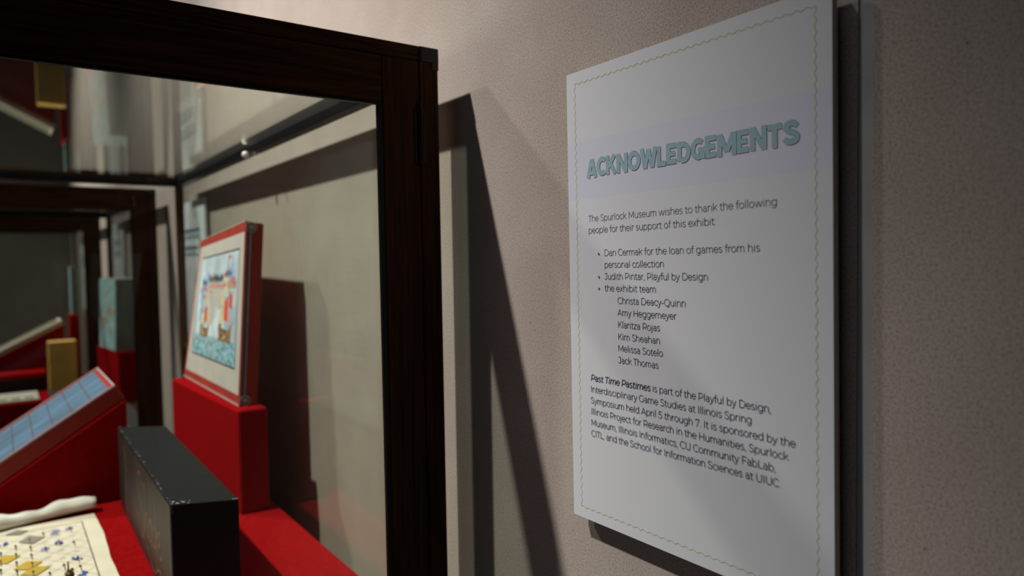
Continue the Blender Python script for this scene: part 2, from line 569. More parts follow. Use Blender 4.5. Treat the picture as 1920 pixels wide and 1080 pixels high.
# ------------------------------------------------------------------ the room
bm = boxes(((0, 0.264, -1.5), (0.12, 9.0, 3.7)), ((0, -1.6, -1.5), (0.12, 0.2532, 3.7)))
struct('wall_right', bm, WALL)
struct('trim_1', boxes(((0.0015, 0.2532, -1.5), (0.12, 0.264, 3.7))), REVEAL)
struct('wall_back', boxes(((-5.0, 7.0, -1.5), (-0.001, 7.12, 3.7))), BACKWALL)
struct('wall_front_blocker', boxes(((-5.0, -1.72, -1.5), (0.12, -1.6, 3.7))), FLOORM)  # unseen dark wall added to keep haze out of the glass reflections
struct('floor', boxes(((-5.0, -1.6, -1.6), (0.12, 9.12, -1.5))), FLOORM)
struct('ceiling', boxes(((-5.0, -1.6, 3.7), (0.12, 9.12, 3.8))), CEILM)

# ------------------------------------------------------------------ display cases
X0, X1, ZT, ZB, ZF = -1.20, -0.037, 0.269, -0.66, -1.5


def display_case(y0, y1, label, hinges=True, ZB=-.66):
    pane = GLASS if hinges else CLEAR
    t = thing('display_case', label, 'display case', ((X0 + X1) / 2, (y0 + y1) / 2, ZF), 'display cases in a row along the wall')

    def part(name, m, *bs, parent=None, bev=0.0012):
        return obj(name, boxes(*bs, bev=bev), m, parent or t, world=True)
    xs = X1 - 0.027
    xl = X0 + 0.027
    zj = 0.2507
    # frame
    part('front_moulding', WX, ((xl, y0 + .0008, zj), (xs, y0 + .05, ZT)))
    part('back_moulding', WX, ((xl + .006, y1 - .030, zj), (X1 - .0205, y1, ZT)))
    part('side_moulding', [WY, ENDGRAIN_DARKRUN], ((xs, y0 - .0006, zj), (X1, y0 + .05, ZT)), ((X1 - .020, y0 + .05, zj), (X1, y1, ZT), 1), ((xs + .002, y0 - .0012, zj - .0005), (X1 + .0006, y0 + .012, ZT - .0006), 1), ((X1 - .010, y0 - .0010, zj - .0095), (X1 + .0005, y0 + .012, zj), 1), bev=0.0008)  # long inner run coloured dark in place of the rail's black reflection
    part('side_moulding', WY, ((X0, y0, zj), (xl, y1, ZT)), ((xl, y0 + .05, zj), (xl + .006, y1 - .05, ZT)))
    part('side_rail', GASKET, ((X1 - .0215, y0 + .05, .2340), (X1 - .001, y1 - .0105, .2345 + .0008)), ((X1 - .0215, y0 + .05, .2352), (X1 - .0008, y1 - .0105, zj - .0002)))
    part('side_rail', WY, ((X0 + .001, y0 + .05, .234), (X0 + .022, y1 - .0105, .2465)))
    part('front_rail', WX, ((X0 + .028, y0 + .0225, .234), (X1 - .028, y0 + .05, zj)))
    part('back_rail', GASKET, ((X0 + .024, y1 - .030, .234), (X1 - .024, y1 - .002, zj)))
    for x in (xs, X0):
        part('corner_post', WZ, ((x, y0, ZB), (x + .027, y0 + .05, zj)))
    for x in (X1 - .0225, X0):
        part('corner_post', WZ, ((x, y1 - .010, ZB), (x + .0225, y1, zj)))
    # door in the near end
    d = part('door', [WX, WZ], ((xl, y0 + .0015, .1935), (xs - .0515, y0 + .022, zj - .0008)), ((xl, y0 + .0015, ZB + .005), (xs - .0515, y0 + .022, ZB + .075)),
             ((xs - .051, y0 + .001, ZB + .005), (xs - .0006, y0 + .022, zj - .0008), 1), ((xl, y0 + .001, ZB + .075), (xl + .051, y0 + .022, .1935), 1))
    xi, xo = xl + .051, xs - .051
    obj('glass_pane', boxes(((xi, y0 + .009, ZB + .075), (xo, y0 + .013, .1935))), pane, d, world=True)
    k = .0034
    obj('glazing_bead', boxes(((xi, y0 + .0025, .1935 - k), (xo, y0 + .0088, .1935)), ((xi, y0 + .0025, ZB + .075), (xo, y0 + .0088, ZB + .075 + k)),
                              ((xo - k * 1.6, y0 + .0020, ZB + .075), (xo, y0 + .0088, .1935)), ((xi, y0 + .0025, ZB + .075), (xi + k, y0 + .0088, .1935)), bev=0.0006), GASKET, d, world=True)
    if hinges:
        for zz in (.156, -.48):
            b = bmesh.new()
            cyl(b, (xs - .0005, y0 - .0015, zz - .037), (xs - .0005, y0 - .0015, zz + .037), .0036, 16)
            cyl(b, (xs - .0005, y0 - .0015, zz + .037), (xs - .0005, y0 - .0015, zz + .042), .0026, 12, .0012)
            box(b, (xs - .008, y0 - .0003, zz - .033), (xs + .008, y0 + .0011, zz + .033), 0.0003)
            obj('hinge', b, IRON, d, world=True)
    # panes
    part('side_glass', pane, ((X1 - .019, y0 + .05, ZB + .06), (X1 - .014, y1 - .0105, .2338)), bev=0)
    part('side_glass', pane, ((X0 + .014, y0 + .05, ZB + .06), (X0 + .019, y1 - .0105, .2338)), bev=0)
    part('end_glass', CLEAR, ((X0 + .023, y1 - .009, ZB + .06), (X1 - .023, y1 - .004, .2338)), bev=0)
    part('top_glass', pane, ((X0 + .023, y0 + .051, .2472), (X1 - .0218, y1 - .031, .2505)), bev=0)
    # base
    part('base_panel', WY, ((X0 + .004, y0 + .023, ZB), (X1 - .004, y1 - .004, ZB + .06)))
    part('plinth', PLINTHM, ((X0 + .03, y0 + .03, ZF), (X1 - .03, y1 - .03, ZB)))
    return t


case1 = display_case(0.79, 2.345, 'nearest dark oak glass display case, with the red boxed game and black box inside')
b = bmesh.new()
bmesh.ops.create_uvsphere(b, u_segments=16, v_segments=10, radius=0.0072)
bmesh.ops.translate(b, verts=b.verts, vec=(-.0635, 1.566, .2326))  # white ball put on the rail in place of a bright glint
obj('glint_ball', b, GLINTWHITE, case1, world=True, smooth=True)['label'] = 'small white ball standing in for a bright glint on the rail'
display_case(2.80, 4.05, 'middle glass display case, seen through the nearest one, holding the teal box', False)
display_case(4.53, 6.10, 'farthest glass display case, beyond the teal box, holding the mustard box', False, -.84)

# ------------------------------------------------------------------ the acknowledgements sign
SY, SZ, SW, SH = 0.4155, -0.0400, 0.2890, 0.4610     # centre, size
sign = thing('wall_sign', 'large white acknowledgements sign with teal heading on the beige wall', 'sign', (-0.0085, SY, SZ - SH / 2))
tilt = math.radians(0.45)


def sg(yw, z):
    """sign coordinates (s towards the camera, t up; from the sign's bottom centre) of a wall position"""
    dy, dz = SY - yw, z - SZ
    return (dy * math.cos(tilt) + dz * math.sin(tilt), -dy * math.sin(tilt) + dz * math.cos(tilt) + SH / 2)


# parts are built in a local frame: local y = -s (the sign runs along -y), local z = t, local -x = out of the wall
sign.rotation_euler = (-tilt, 0, 0)


def lift(d, inc=4e-7):
    return Lift(lambda s, t, e: (-0.0072 - e, -s, t), d, inc)


b = boxes(((-.0066, -SW / 2, 0), (0, SW / 2, SH)), bev=0.0004)
obj('foam_core', b, FOAM, sign)
b = boxes(((-.0072, -SW / 2, 0), (-.0067, SW / 2, SH)))
obj('printed_face', b, PRINTWHITE, sign)
b = boxes(((0, -.10, .05), (.0084, .10, .12)))
obj('mounting_pad', b, FOAM, sign)
obj('mounting_pad', boxes(((0, -.10, .33), (.0084, .10, .40))), FOAM, sign)
# lavender band behind the heading
b = bmesh.new()
put = lift(.00002)
t0, t1 = sg(SY, .0605)[1], sg(SY, .1190)[1]
poly(b, [put(-SW / 2, t0), put(SW / 2, t0), put(SW / 2, t1), put(-SW / 2, t1)])
obj('heading_band', b, BAND, sign)
# wavy border line
b = bmesh.new()
put = lift(.00012)
bw, bt, bb = SW / 2 - .0128, SH - .0122, .0115


def wavy(a, c, per=.0084, amp=.00085):
    a, c = Vector(a), Vector(c)
    L = (c - a).length
    n = round(L / per)
    u = (c - a).normalized()
    v = Vector((-u.y, u.x))
    return [a + u * L * i / (n * 10) + v * amp * math.sin(2 * math.pi * i / 10) for i in range(n * 10 + 1)]


for a, c in (((-bw, bb), (-bw, bt)), ((-bw, bt), (bw, bt)), ((bw, bt), (bw, bb)), ((bw, bb), (-bw, bb))):
    ribbon(b, wavy(a, c), .00034, put)
obj('border_line', b, WAVE, sign)
# body text
LINES = [('The Spurlock Museum wishes to thank the following', .5306, .3160, .0360), ('people for their support of this exhibit:', .5306, .3731, .0243),
         ('Dan Cermak for the loan of games from his', .5080, .3312, .0013), ('personal collection', .5078, .4302, -.0103),
         ('Judith Pintar, Playful by Design', .5080, .3815, -.0219), ('the exhibit team', .5078, .4400, -.0335),
         ('Christa Deacy-Quinn', .4899, .4056, -.0452), ('Amy Heggemeyer', .4899, .4164, -.0568), ('Klaritza Rojas', .4899, .4355, -.0685),
         ('Kim Sheahan', .4899, .4353, -.0802), ('Melissa Sotelo', .4899, .4322, -.0915), ('Jack Thomas', .4899, .4377, -.1030),
         (None, .5297, .3214, -.1254), ('Interdisciplinary Game Studies at Illinois Spring', .5298, .3389, -.1370),
         ('Symposium held April 5 through 7. It is sponsored by the', .5298, .3005, -.1486),
         ('Illinois Project for Research in the Humanities, Spurlock', .5298, .3065, -.1598),
         ('Museum, Illinois Informatics, CU Community FabLab,', .5297, .3172, -.1712), ('CITL, and the School for Information Sciences at UIUC.', .5296, .3128, -.1824)]
EM = .00865
b = bmesh.new()
put = lift(.00012)
for s, ya, yb, z in LINES:
    x, y = sg(ya, z)
    wd = ya - yb
    if s is None:
        ti, rest = 'Past Time Pastimes', ' is part of the Playful by Design,'
        sx = wd / ((text_width(ti) * 1.04 + text_width(rest)) * EM)
        x = text(b, ti, x, y, EM, put, .044, sx * 1.04, slant=.17)
        text(b, rest, x, y, EM, put, .0315, sx)
    else:
        text(b, s, x, y, EM, put, .0315, wd / (text_width(s) * EM))
for z in (.0013, -.0219, -.0335):
    x, y = sg(.5155, z)
    poly(b, [put(*p) for p in ell(x, y + .0022, .00105, .00105, 0, 350, 12)])
obj('body_text', b, TEXT, sign)


# heading in chunky hand-cut capitals (unit height 1)
def title_glyphs():
    g, h = {}, .115
    k = 1 - h
    g['A'] = (.80, [[(.11, 0), (.40, 1)], [(.44, 1), (.71, 0)], [(.22, .27), (.62, .27)]])
    g['C'] = (.74, [ell(.45, .5, .32, .5 - h, 50, 310)])
    g['K'] = (.80, [[(.13, 0), (.13, 1)], [(.20, .40), (.66, 1)], [(.34, .58), (.69, 0)]])
    g['N'] = (.84, [[(.13, 0), (.13, 1)], [(.15, .97), (.69, .03)], [(.71, 0), (.71, 1)]])
    g['O'] = (.90, [ell(.45, .5, .33, .5 - h)])
    g['W'] = (1.12, [[(.10, 1), (.31, 0)], [(.33, 0), (.55, .92)], [(.57, .92), (.79, 0)], [(.81, 0), (1.02, 1)]])
    g['L'] = (.62, [[(.13, 1), (.13, h), (.58, h)]])
    g['E'] = (.70, [[(.62, k), (.13, k), (.13, h), (.62, h)], [(.13, .5), (.55, .5)]])
    g['D'] = (.82, [[(.13, h), (.13, k), (.32, k)] + ell(.36, .5, .33, .5 - h, 75, -75, 14) + [(.32, h), (.25, h)]])
    g['G'] = (.84, [ell(.45, .5, .32, .5 - h, 50, 325, 24) + [(.74, .42), (.45, .42)], [(.71, .46), (.71, .04)]])
    g['M'] = (1.04, [[(.13, 0), (.13, 1)], [(.16, .97), (.50, .20)], [(.54, .20), (.88, .97)], [(.91, 0), (.91, 1)]])
    g['T'] = (.76, [[(.05, k), (.71, k)], [(.38, 1), (.38, 0)]])
    g['S'] = (.78, [curve([(.65, .76), (.54, .86), (.38, k), (.21, .83), (.17, .69), (.27, .58), (.46, .50), (.61, .41), (.65, .27), (.56, .15), (.38, h), (.22, .14), (.10, .26)])])
    return g


TG = title_glyphs()
word = 'ACKNOWLEDGEMENTS'
tot = sum(TG[c][0] for c in word)
cap = .0180
x0, y0_ = sg(.5322, .0806)
sx = .2345 / (tot * cap)


def heading(bm, hw, dx, dy, put):
    x = x0 + dx
    for i, c in enumerate(word):
        rise = (-.0004, .0002, .0003, -.0002, .0, .0003, -.0003, .0002)[i % 8]
        for st in TG[c][1]:
            ribbon(bm, [(x + px * cap * sx, y0_ + dy + rise + py * cap) for px, py in st], hw, put, caps=False)
        x += TG[c][0] * cap * sx


b = bmesh.new()
put = lift(.00005, 1e-6)
for q in range(3):
    heading(b, .00205, .00045 * q, -.00045 * q, put)
obj('heading_shade', b, TITLEDK, sign)
b = bmesh.new()
heading(b, .00178, .00046, -.00046, lift(.00020, 1e-6))
obj('heading_highlight', b, TITLEHI, sign)
b = bmesh.new()
heading(b, .00174, 0, 0, lift(.00025, 1e-6))
obj('heading_letters', b, TITLE, sign)


# smaller wall panels farther along, read only as blocks of colour from here
def far_panel(yc, wd, zt, h, label):
    t = thing('wall_panel', label, 'sign', (-0.0085, yc, zt - h), 'white text panels beside the cases')
    obj('board', boxes(((-.0072, -wd / 2, 0), (0, wd / 2, h)), bev=0.0004), WHITE, t)
    obj('mounting_pad', boxes(((0, -.06, h * .3), (.0084, .06, h * .7))), FOAM, t)
    b = bmesh.new()
    pl = lambda s, tt: (-.0074, -s, tt)
    for row, (a, n) in enumerate(((-.36, 8), (-.36, 7))):
        z = h * (.76 - .115 * row)
        x = a * wd
        for k in range(n):
            ww = wd * random.uniform(.055, .075)
            ribbon(b, [(x, z), (x, z + .022), (x + ww, z + .022)] if k % 2 else [(x + ww, z), (x, z), (x, z + .022), (x + ww, z + .022)], .0052, pl, n=3)
            x += ww + wd * .022
    obj('heading_letters', b, BLUEHEAD, t)
    b = bmesh.new()
    for k in range(14):
        z = h * .54 - k * .0125
        x = -.38 * wd
        while x < (.36 if k % 5 != 4 else 0.0) * wd:
            l = random.uniform(.008, .028)
            ribbon(b, [(x, z), (min(x + l, .38 * wd), z)], .0011, pl, n=2)
            x += l + .005
    obj('body_text', b, GREYTEXT, t)


far_panel(2.335, .325, .192, .462, 'white text panel with blue heading on the wall, behind the red boxed game')
far_panel(4.03, .37, .205, .462, 'white text panel on the wall above the teal box')
far_panel(5.86, .40, .150, .462, 'distant white text panel on the wall, left of the one above the teal box')

# ------------------------------------------------------------------ inside the nearest case
DK = -.48


def deck(y0, y1, zt, zb, label):
    b = boxes(((X0 + .03, y0, zb), (-.072, y1, zt)), bev=0.004)
    o = obj('display_deck', b, FELT)
    c = Vector(((-.72 - .072) / 2, (y0 + y1) / 2, zb))
    o.data.transform(Matrix.Translation(-c))
    o.location = c
    return tag(o, label, 'display platform')


deck(.83, 1.965, DK, -.60, 'red felt deck under the black box and cloth game in the nearest case')

# red block under the boxed game
N0 = Vector((-.1447, 1.376, DK))
blk = thing('display_block', 'tall red felt block holding up the boxed game beside the case glass', 'display block', N0, 'red display blocks')
blk.rotation_euler = (0, 0, math.radians(90 + 2.9))
hz, L, wd = .2008, .50, .056
b = bmesh.new()
hexa(b, [(0, 0, 0), (L, 0, 0), (L, -wd, 0), (0, -wd, 0)], [(0, 0, hz), (L, 0, hz), (L, -wd, hz), (0, -wd, hz)], bev=.006, seg=3)
obj('felt_cover', b, FELT, blk)

# boxed game with a sailing picture
P0 = Vector((-.1334, 1.4132, -.2788))
GL, GH, GT = .470, .3673, .0350
game = thing('boxed_game', 'red boxed board game with a framed sailing ship picture, upright on the red block', 'game box', P0)
b = boxes(((0, -GT, 0), (GL, -.003, GH)), bev=.0025)
obj('tray', b, REDPAPER, game)
b = boxes(((-.0008, -.003, -.0006), (GL + .0006, 0, GH + .0008)), bev=.0006)
obj('lid', b, WORNRED, game)
b = bmesh.new()
F = lambda d: Lift(lambda x, z, e: (x, e, z), d, 2e-6)
p = F(.0002)
m_ = .021
poly(b, [p(.006, m_), p(GL - .013, m_), p(GL - .013, GH - .020), p(.006, GH - .020)][::-1])
obj('mount', b, MATBOARD, game)['label'] = 'cream mount around the picture'
b = bmesh.new()
p = F(.0004)
ix0, ix1, iz0, iz1 = .040, GL - .055, .070, GH - .052
ribbon(b, [(ix0, iz0), (ix1, iz0), (ix1, iz1), (ix0, iz1), (ix0, iz0)], .0019, p, n=2)
obj('picture_border', b, DIVIDER, game)
# the picture: sky, sea, ships; x runs away from the camera, so the near ship has small x
b = bmesh.new()
p = F(.0003)
sea = iz0 + .052
poly(b, [p(ix0, sea), p(ix1, sea), p(ix1, iz1), p(ix0, iz1)][::-1], 0)
poly(b, [p(ix0, iz0), p(ix1, iz0), p(ix1, sea), p(ix0, sea)][::-1], 1)
p = F(.0005)


def blob(x, z, rx, rz, mi, n=9):
    p.step()
    poly(b, [p(x + math.cos(2 * math.pi * q / n) * rx * rp.uniform(.55, 1.25), z + math.sin(2 * math.pi * q / n) * rz * rp.uniform(.55, 1.25)) for q in range(n)][::-1], mi)


rp = random.Random(21)
for k in range(26):                          # watercolour sky: blue towards the sides, pale in the middle
    x = rp.choice((rp.uniform(ix0 + .030, ix0 + .09), rp.uniform(ix1 - .10, ix1 - .03)))
    blob(x, rp.uniform(sea + .03, iz1 - .03), rp.uniform(.010, .026), rp.uniform(.008, .026), 6)
for k in range(12):
    blob(rp.uniform(ix0 + .12, ix1 - .13), rp.uniform(sea + .02, iz1 - .07), rp.uniform(.02, .045), rp.uniform(.012, .03), 5)


def ship(x, s):
    hb = sea - .004
    p.step()
    poly(b, [p(x - .040 * s, hb), p(x + .040 * s, hb), p(x + .048 * s, hb + .022 * s), p(x + .040 * s, hb + .046 * s), p(x + .025 * s, hb + .024 * s), p(x - .02 * s, hb + .022 * s), p(x - .044 * s, hb + .036 * s)], 3)
    for q in range(7):
        blob(x + rp.uniform(-.036, .036) * s, hb + rp.uniform(.004, .022) * s, .007 * s, .004 * s, rp.choice((2, 3, 7)))
    for k, (dx, top) in enumerate(((-.030, .120), (0, .160), (.028, .128))):
        ribbon(b, [(x + dx * s, hb + .02 * s), (x + dx * s, hb + top * s)], .0011, p, 7, n=2)
        for z0, z1, w0, w1 in ((.030, .062, .017, .014), (.066, .094, .013, .011), (.098, .116, .009, .007)):
            p.step()
            z0, z1 = z0 * top / .130, z1 * top / .130
            poly(b, [p(x + (dx - w0) * s, hb + z0 * s), p(x + (dx + w0 * .7) * s, hb + z0 * s + .003), p(x + (dx + w1) * s, hb + z1 * s), p(x + (dx - w1) * s, hb + z1 * s)], 4 if (k == 1 and z0 < .05) or rp.random() < .12 else rp.choice((2, 2, 2, 5)))
        p.step()
        poly(b, [p(x + dx * s, hb + top * s), p(x + (dx - .020) * s, hb + (top - .005) * s), p(x + dx * s, hb + (top - .011) * s)], 4)


ship(.315, .95)
ship(.130, 1.20)
for k in range(22):
    x, z = rp.uniform(ix0 + .02, ix1 - .03), rp.uniform(iz0 + .006, sea - .006)
    ribbon(b, curve([(x - .014, z), (x - .005, z + .004), (x + .006, z), (x + .014, z + .003)], 4), .0016, p, rp.choice((5, 5, 8, 6)), n=2)
obj('picture', b, [SKYP, SEA, SAIL, HULL, FLAG, MATBOARD, SKYBLUE, DARKBROWN, DEEPSEA], game)
# blurred lettering at the top of the picture: black strokes with red beneath (unreadable in the photograph)
b = bmesh.new()
p = F(.0006)
rr = random.Random(8)
for (xa, xb, z, h, mi) in ((.38, .33, .243, .020, 0), (.31, .17, .250, .022, 0), (.15, .10, .262, .014, 0), (.385, .345, .231, .018, 1), (.30, .14, .236, .016, 1), (.125, .055, .236, .022, 1), (.365, .325, .212, .012, 1)):
    n = max(5, int((xa - xb) / .0045))
    ribbon(b, [(xa + (xb - xa) * i / n, z + (h if i % 2 else 0) * rr.uniform(.5, 1)) for i in range(n + 1)], .0013, p, mi, n=2)
obj('lettering', b, [INK, PINK], game)
# near end: navy and pale stripe and two round corner pads
b = bmesh.new()
q = lambda y, z: (-.0010, y, z)
poly(b, [q(-.0035, .004), q(-.0035, GH - .003), q(-.0085, GH - .003), q(-.0085, .004)], 0)
poly(b, [q(-.0085, .004), q(-.0085, GH - .003), q(-.0110, GH - .003), q(-.0110, .004)], 1)
poly(b, [q(-.0005, .003), q(-.0005, GH), q(-.0035, GH), q(-.0035, .003)], 2)
obj('end_stripe', b, [NAVY, LILAC, ORANGE], game)
for zc in (GH - .0105, .012):
    b = bmesh.new()
    for rad, d, mi in ((.0105, .0018, 0), (.0078, .0024, 1), (.0055, .0030, 0)):
        cyl(b, (.0005, -.0108, zc), (-d, -.0108, zc), rad, 24, None, mi)
    obj('corner_pad', b, [LILAC, NAVY], game)
b = boxes(((.001, -.004, GH + .0006), (GL - .002, .0006, GH + .0016)))
obj('worn_edge', b, CREAM, game)
b = boxes(((0.0, -.0015, -.0004), (GL, .0009, .0030)))
obj('rim', b, LILAC, game)

# the old box leans back and is a little twisted: ease its square-built parts into that shape
c00, c10 = Vector((0, 0, 0)), Vector((-.0039, .4838, 0))
c01, c11 = Vector((.0247, .0020, .3600)), Vector((.0470, .4838, .3360))
nrm = (c10 - c00).cross((c01 + c11) / 2 - (c00 + c10) / 2).normalized()
nrm = -nrm if nrm.x > 0 else nrm
for ch in game.children:
    bm = bmesh.new()
    bm.from_mesh(ch.data)
    for k in range(4):
        es = [e for e in bm.edges if e.calc_length() > .045]
        if es:
            bmesh.ops.subdivide_edges(bm, edges=es, cuts=1, use_grid_fill=True)
    bm.to_mesh(ch.data)
    bm.free()
    for v in ch.data.vertices:
        a, c, y = v.co.x / GL, v.co.z / GH, v.co.y
        v.co = (c00.lerp(c10, a)).lerp(c01.lerp(c11, a), c) + nrm * y

# sloping red wedge with the blue board on it
WY0, WY1 = 1.6228, 1.945
sl = Vector((-.844, 0, -.536)).normalized()
wx, wz = -.2998, -.2729
wl = -.664
wedge = thing('display_wedge', 'sloping red felt wedge behind the black box', 'display block', (-.48, (WY0 + WY1) / 2, DK))
b = bmesh.new()
zl = wz + (wl - wx) * (sl.z / sl.x)
hexa(b, [(wl, WY0, DK), (wx, WY0, DK), (wx, WY1, DK), (wl, WY1, DK)], [(wl, WY0, zl), (wx, WY0, wz), (wx, WY1, wz), (wl, WY1, zl)], bev=.004, seg=2)
obj('felt_cover', b, FELT, wedge, world=True)
# tray: local X up the slope from its lower end, Y depth, Z out of the slope
ex = -sl
ez = Vector((-ex.z, 0, ex.x))
ey = ez.cross(ex)
Rt = Matrix((ex, ey, ez)).transposed()
TL, TD, TH = .400, WY1 - WY0 - .012, .0345
top_r = Vector((wx - .0008, WY0 + .002, wz)) + ez * .0012
org = top_r - ex * TL
board = thing('board_game_tray', 'red rimmed game board with blue panels propped on the sloping wedge', 'board game', org, None, Rt)
b = boxes(((0, 0, 0), (TL, TD, TH - .004)), bev=.002)
obj('tray', b, REDPAPER, board)
rim = .013
b = boxes(((0, 0, TH - .004), (TL, rim * .24, TH)), ((0, TD - rim * .24, TH - .004), (TL, TD, TH)), ((0, rim * .24, TH - .004), (rim * .24, TD - rim * .24, TH)), ((TL - rim * .24, rim * .24, TH - .004), (TL, TD - rim * .24, TH)), bev=.0004)
obj('white_lip', b, LILAC, board)['label'] = 'white paper lip around the tray'
b = boxes(((rim * .24, rim * .24, TH - .004), (TL - rim * .24, rim, TH - .0008)), ((rim * .24, TD - rim * 1.3, TH - .004), (TL - rim * .24, TD - rim * .24, TH - .0008)), ((TL - rim, rim, TH - .004), (TL - rim * .24, TD - rim * 1.3, TH - .0008)), ((rim * .24, rim, TH - .004), (rim, TD - rim * 1.3, TH - .0008)))
obj('red_border', b, REDPAPER, board)
b = boxes(((rim, rim, TH - .004), (TL - rim, TD - rim * 1.3, TH - .0014)))
obj('playing_surface', b, BLUEPANEL, board)
b = bmesh.new()
for k in range(10):
    x = TL - .050 - k * .0385
    if x > rim:
        poly(b, [(x - .0011, rim, TH - .0012), (x + .0011, rim, TH - .0012), (x + .0011, TD - rim * 1.3, TH - .0012), (x - .0011, TD - rim * 1.3, TH - .0012)])
obj('dividing_line', b, DIVIDER, board)

# worn black game box on edge
bb_ = [Vector((-.3262, 1.028, DK + .0003)), Vector((-.2440, 1.003, DK + .0003)), Vector((-.2408, 1.555, DK + .0003)), Vector((-.3209, 1.592, DK + .0003))]
bt_ = [Vector((p.x, p.y, z)) for p, z in zip(bb_, (-.3232, -.3262, -.3262, -.3232))]
black = thing('black_game_box', 'worn black cardboard game box standing on edge on the red deck', 'game box', (bb_[0] + bb_[2]) / 2)
b = bmesh.new()
hexa(b, bb_, bt_, bev=.0015)
cart = b
nb = (bb_[0] - bb_[3]).cross(Vector((0, 0, 1))).normalized()
if nb.x > 0:
    nb = -nb
ax = (bb_[3] - bb_[0]).normalized()


def bf(d):
    return Lift(lambda a, z, e: tuple(bb_[0] + ax * a + nb * e + Vector((0, 0, z))), d, 3e-6)


p = bf(.0003)
b = bmesh.new()
poly(b, [p(.004, .003), p(.560, .003), p(.560, .153), p(.004, .153)])
# script running along the face (reads left to right towards the camera) with a flourish beneath
p = bf(.0006)
sc = lambda pts, hw=.0016: ribbon(b, curve([(.335 - x, z) for x, z in pts], 6), hw, p, 1, n=3)
sc([(.075, .118), (.055, .134), (.035, .120), (.040, .095), (.075, .075), (.090, .050), (.070, .030), (.045, .038)], .0019)
sc([(.100, .118), (.108, .128), (.113, .115), (.106, .075), (.102, .048), (.112, .078), (.124, .082), (.128, .064), (.130, .048), (.138, .052)])
sc([(.170, .080), (.152, .082), (.142, .064), (.150, .048), (.164, .056), (.172, .080), (.173, .050), (.182, .052)])
sc([(.210, .080), (.192, .082), (.184, .064), (.192, .050), (.206, .060), (.214, .082), (.214, .040), (.206, .020), (.194, .026)])
sc([(.224, .062), (.240, .070), (.246, .082), (.236, .088), (.226, .074), (.230, .054), (.244, .050), (.256, .060)])
sc([(.120, .030), (.150, .014), (.190, .012), (.225, .028), (.250, .026), (.258, .010), (.246, .000)], .0022)
sc([(-.14, .135), (-.12, .090), (-.13, .040), (-.11, .020)], .0030)
obj('printed_face', b, [FACECARD, SCRIPT], black, world=True)['label'] = 'streaked brown-black face with faded script lettering'
# scuffed edges
b = cart
rr = random.Random(3)


def scuff(c, r, nx=Vector((1, 0, 0)), ny=Vector((0, 1, 0))):
    n = rr.randint(5, 8)
    poly(b, [c + (nx * math.cos(2 * math.pi * i / n) + ny * math.sin(2 * math.pi * i / n)) * r * rr.uniform(.4, 1.2) for i in range(n)], 1)


for k in range(30):
    t = rr.random() ** 1.3
    c = bt_[0].lerp(bt_[3], t) + Vector((.0018 + rr.uniform(-.0006, .002), 0, .0004))
    scuff(c, rr.uniform(.0004, .0017))
for k in range(26):
    t = rr.random() * .52
    c = bt_[0].lerp(bt_[1], t) + Vector((0, rr.uniform(.002, .014), .0004 - .00004 * 37 * t))
    scuff(c, rr.uniform(.0006, .0026))
for k in range(10):
    scuff(bt_[1] + Vector((-rr.uniform(.001, .007), rr.uniform(.001, .006), .0004)), rr.uniform(.0004, .0012))
    scuff(bt_[0] + Vector((rr.uniform(.001, .004), .0005 - .0012, -rr.uniform(.001, .012))) + Vector((0, -.0004, 0)), rr.uniform(.0003, .0010), Vector((1, -.3, 0)).normalized(), Vector((0, 0, 1)))
for k in range(8):
    scuff(bt_[3] + Vector((rr.uniform(.001, .03), -rr.uniform(.001, .006), .0005)), rr.uniform(.0005, .0016))
obj('carton', b, [BLACKCARD, WORN], black, world=True)

# printed cloth game with its far edge rolled
cloth = thing('cloth_game_mat', 'cream cloth game mat printed with a grid, its far edge rolled up', 'game mat', (-.515, 1.28, DK))
cx0, cx1, cy0, cy1 = -.662, -.3685, 1.00, 1.560
b = bmesh.new()
nx, ny = 26, 40
gv = []
for j in range(ny + 1):
    row = []
    for i in range(nx + 1):
        x = cx0 + (cx1 - cx0) * i / nx
        y = cy0 + (cy1 - cy0) * j / ny
        e = (i / nx) ** 6
        x += e * (.0016 * math.sin(y * 23) + .0004 * math.sin(y * 71))
        row.append(b.verts.new((x, y, DK + .0018 + .0004 * math.sin(y * 60) * e)))
    gv.append(row)
top = [b.faces.new((gv[j][i], gv[j][i + 1], gv[j + 1][i + 1], gv[j + 1][i])) for j in range(ny) for i in range(nx)]
ext = bmesh.ops.extrude_face_region(b, geom=top)
bmesh.ops.translate(b, verts=[v for v in ext['geom'] if isinstance(v, bmesh.types.BMVert)], vec=(0, 0, .0010))
bmesh.ops.recalc_face_normals(b, faces=b.faces)
obj('sheet', b, CLOTH, cloth, world=True, smooth=False)
# roll: a soft uneven tube along x, lifted at its right end
b = bmesh.new()
n, m2 = 22, 40
rings = []
for k in range(m2 + 1):
    t = k / m2
    x = cx0 + (cx1 + .004 - cx0) * t
    rad = .0125 + .0016 * math.sin(t * 17) + .0009 * math.sin(t * 41 + 1)
    yy = 1.578 + .006 * math.sin(t * 9 + .6) + .012 * (t - .5)
    zz = DK + .0008 + rad + .006 * max(0, t - .72) / .28
    rings.append([b.verts.new((x, yy + rad * 1.25 * math.cos(2 * math.pi * i / n), zz + (rad + .0008 * math.sin(i * 1.7 + k * .6)) * math.sin(2 * math.pi * i / n))) for i in range(n)])
for a, c in zip(rings, rings[1:]):
    for i in range(n):
        b.faces.new((a[i], a[(i + 1) % n], c[(i + 1) % n], c[i])).smooth = True
b.faces.new(rings[0][::-1])
b.faces.new(rings[-1])
bmesh.ops.recalc_face_normals(b, faces=b.faces)
obj('rolled_edge', b, ROLLCLOTH, cloth, world=True)
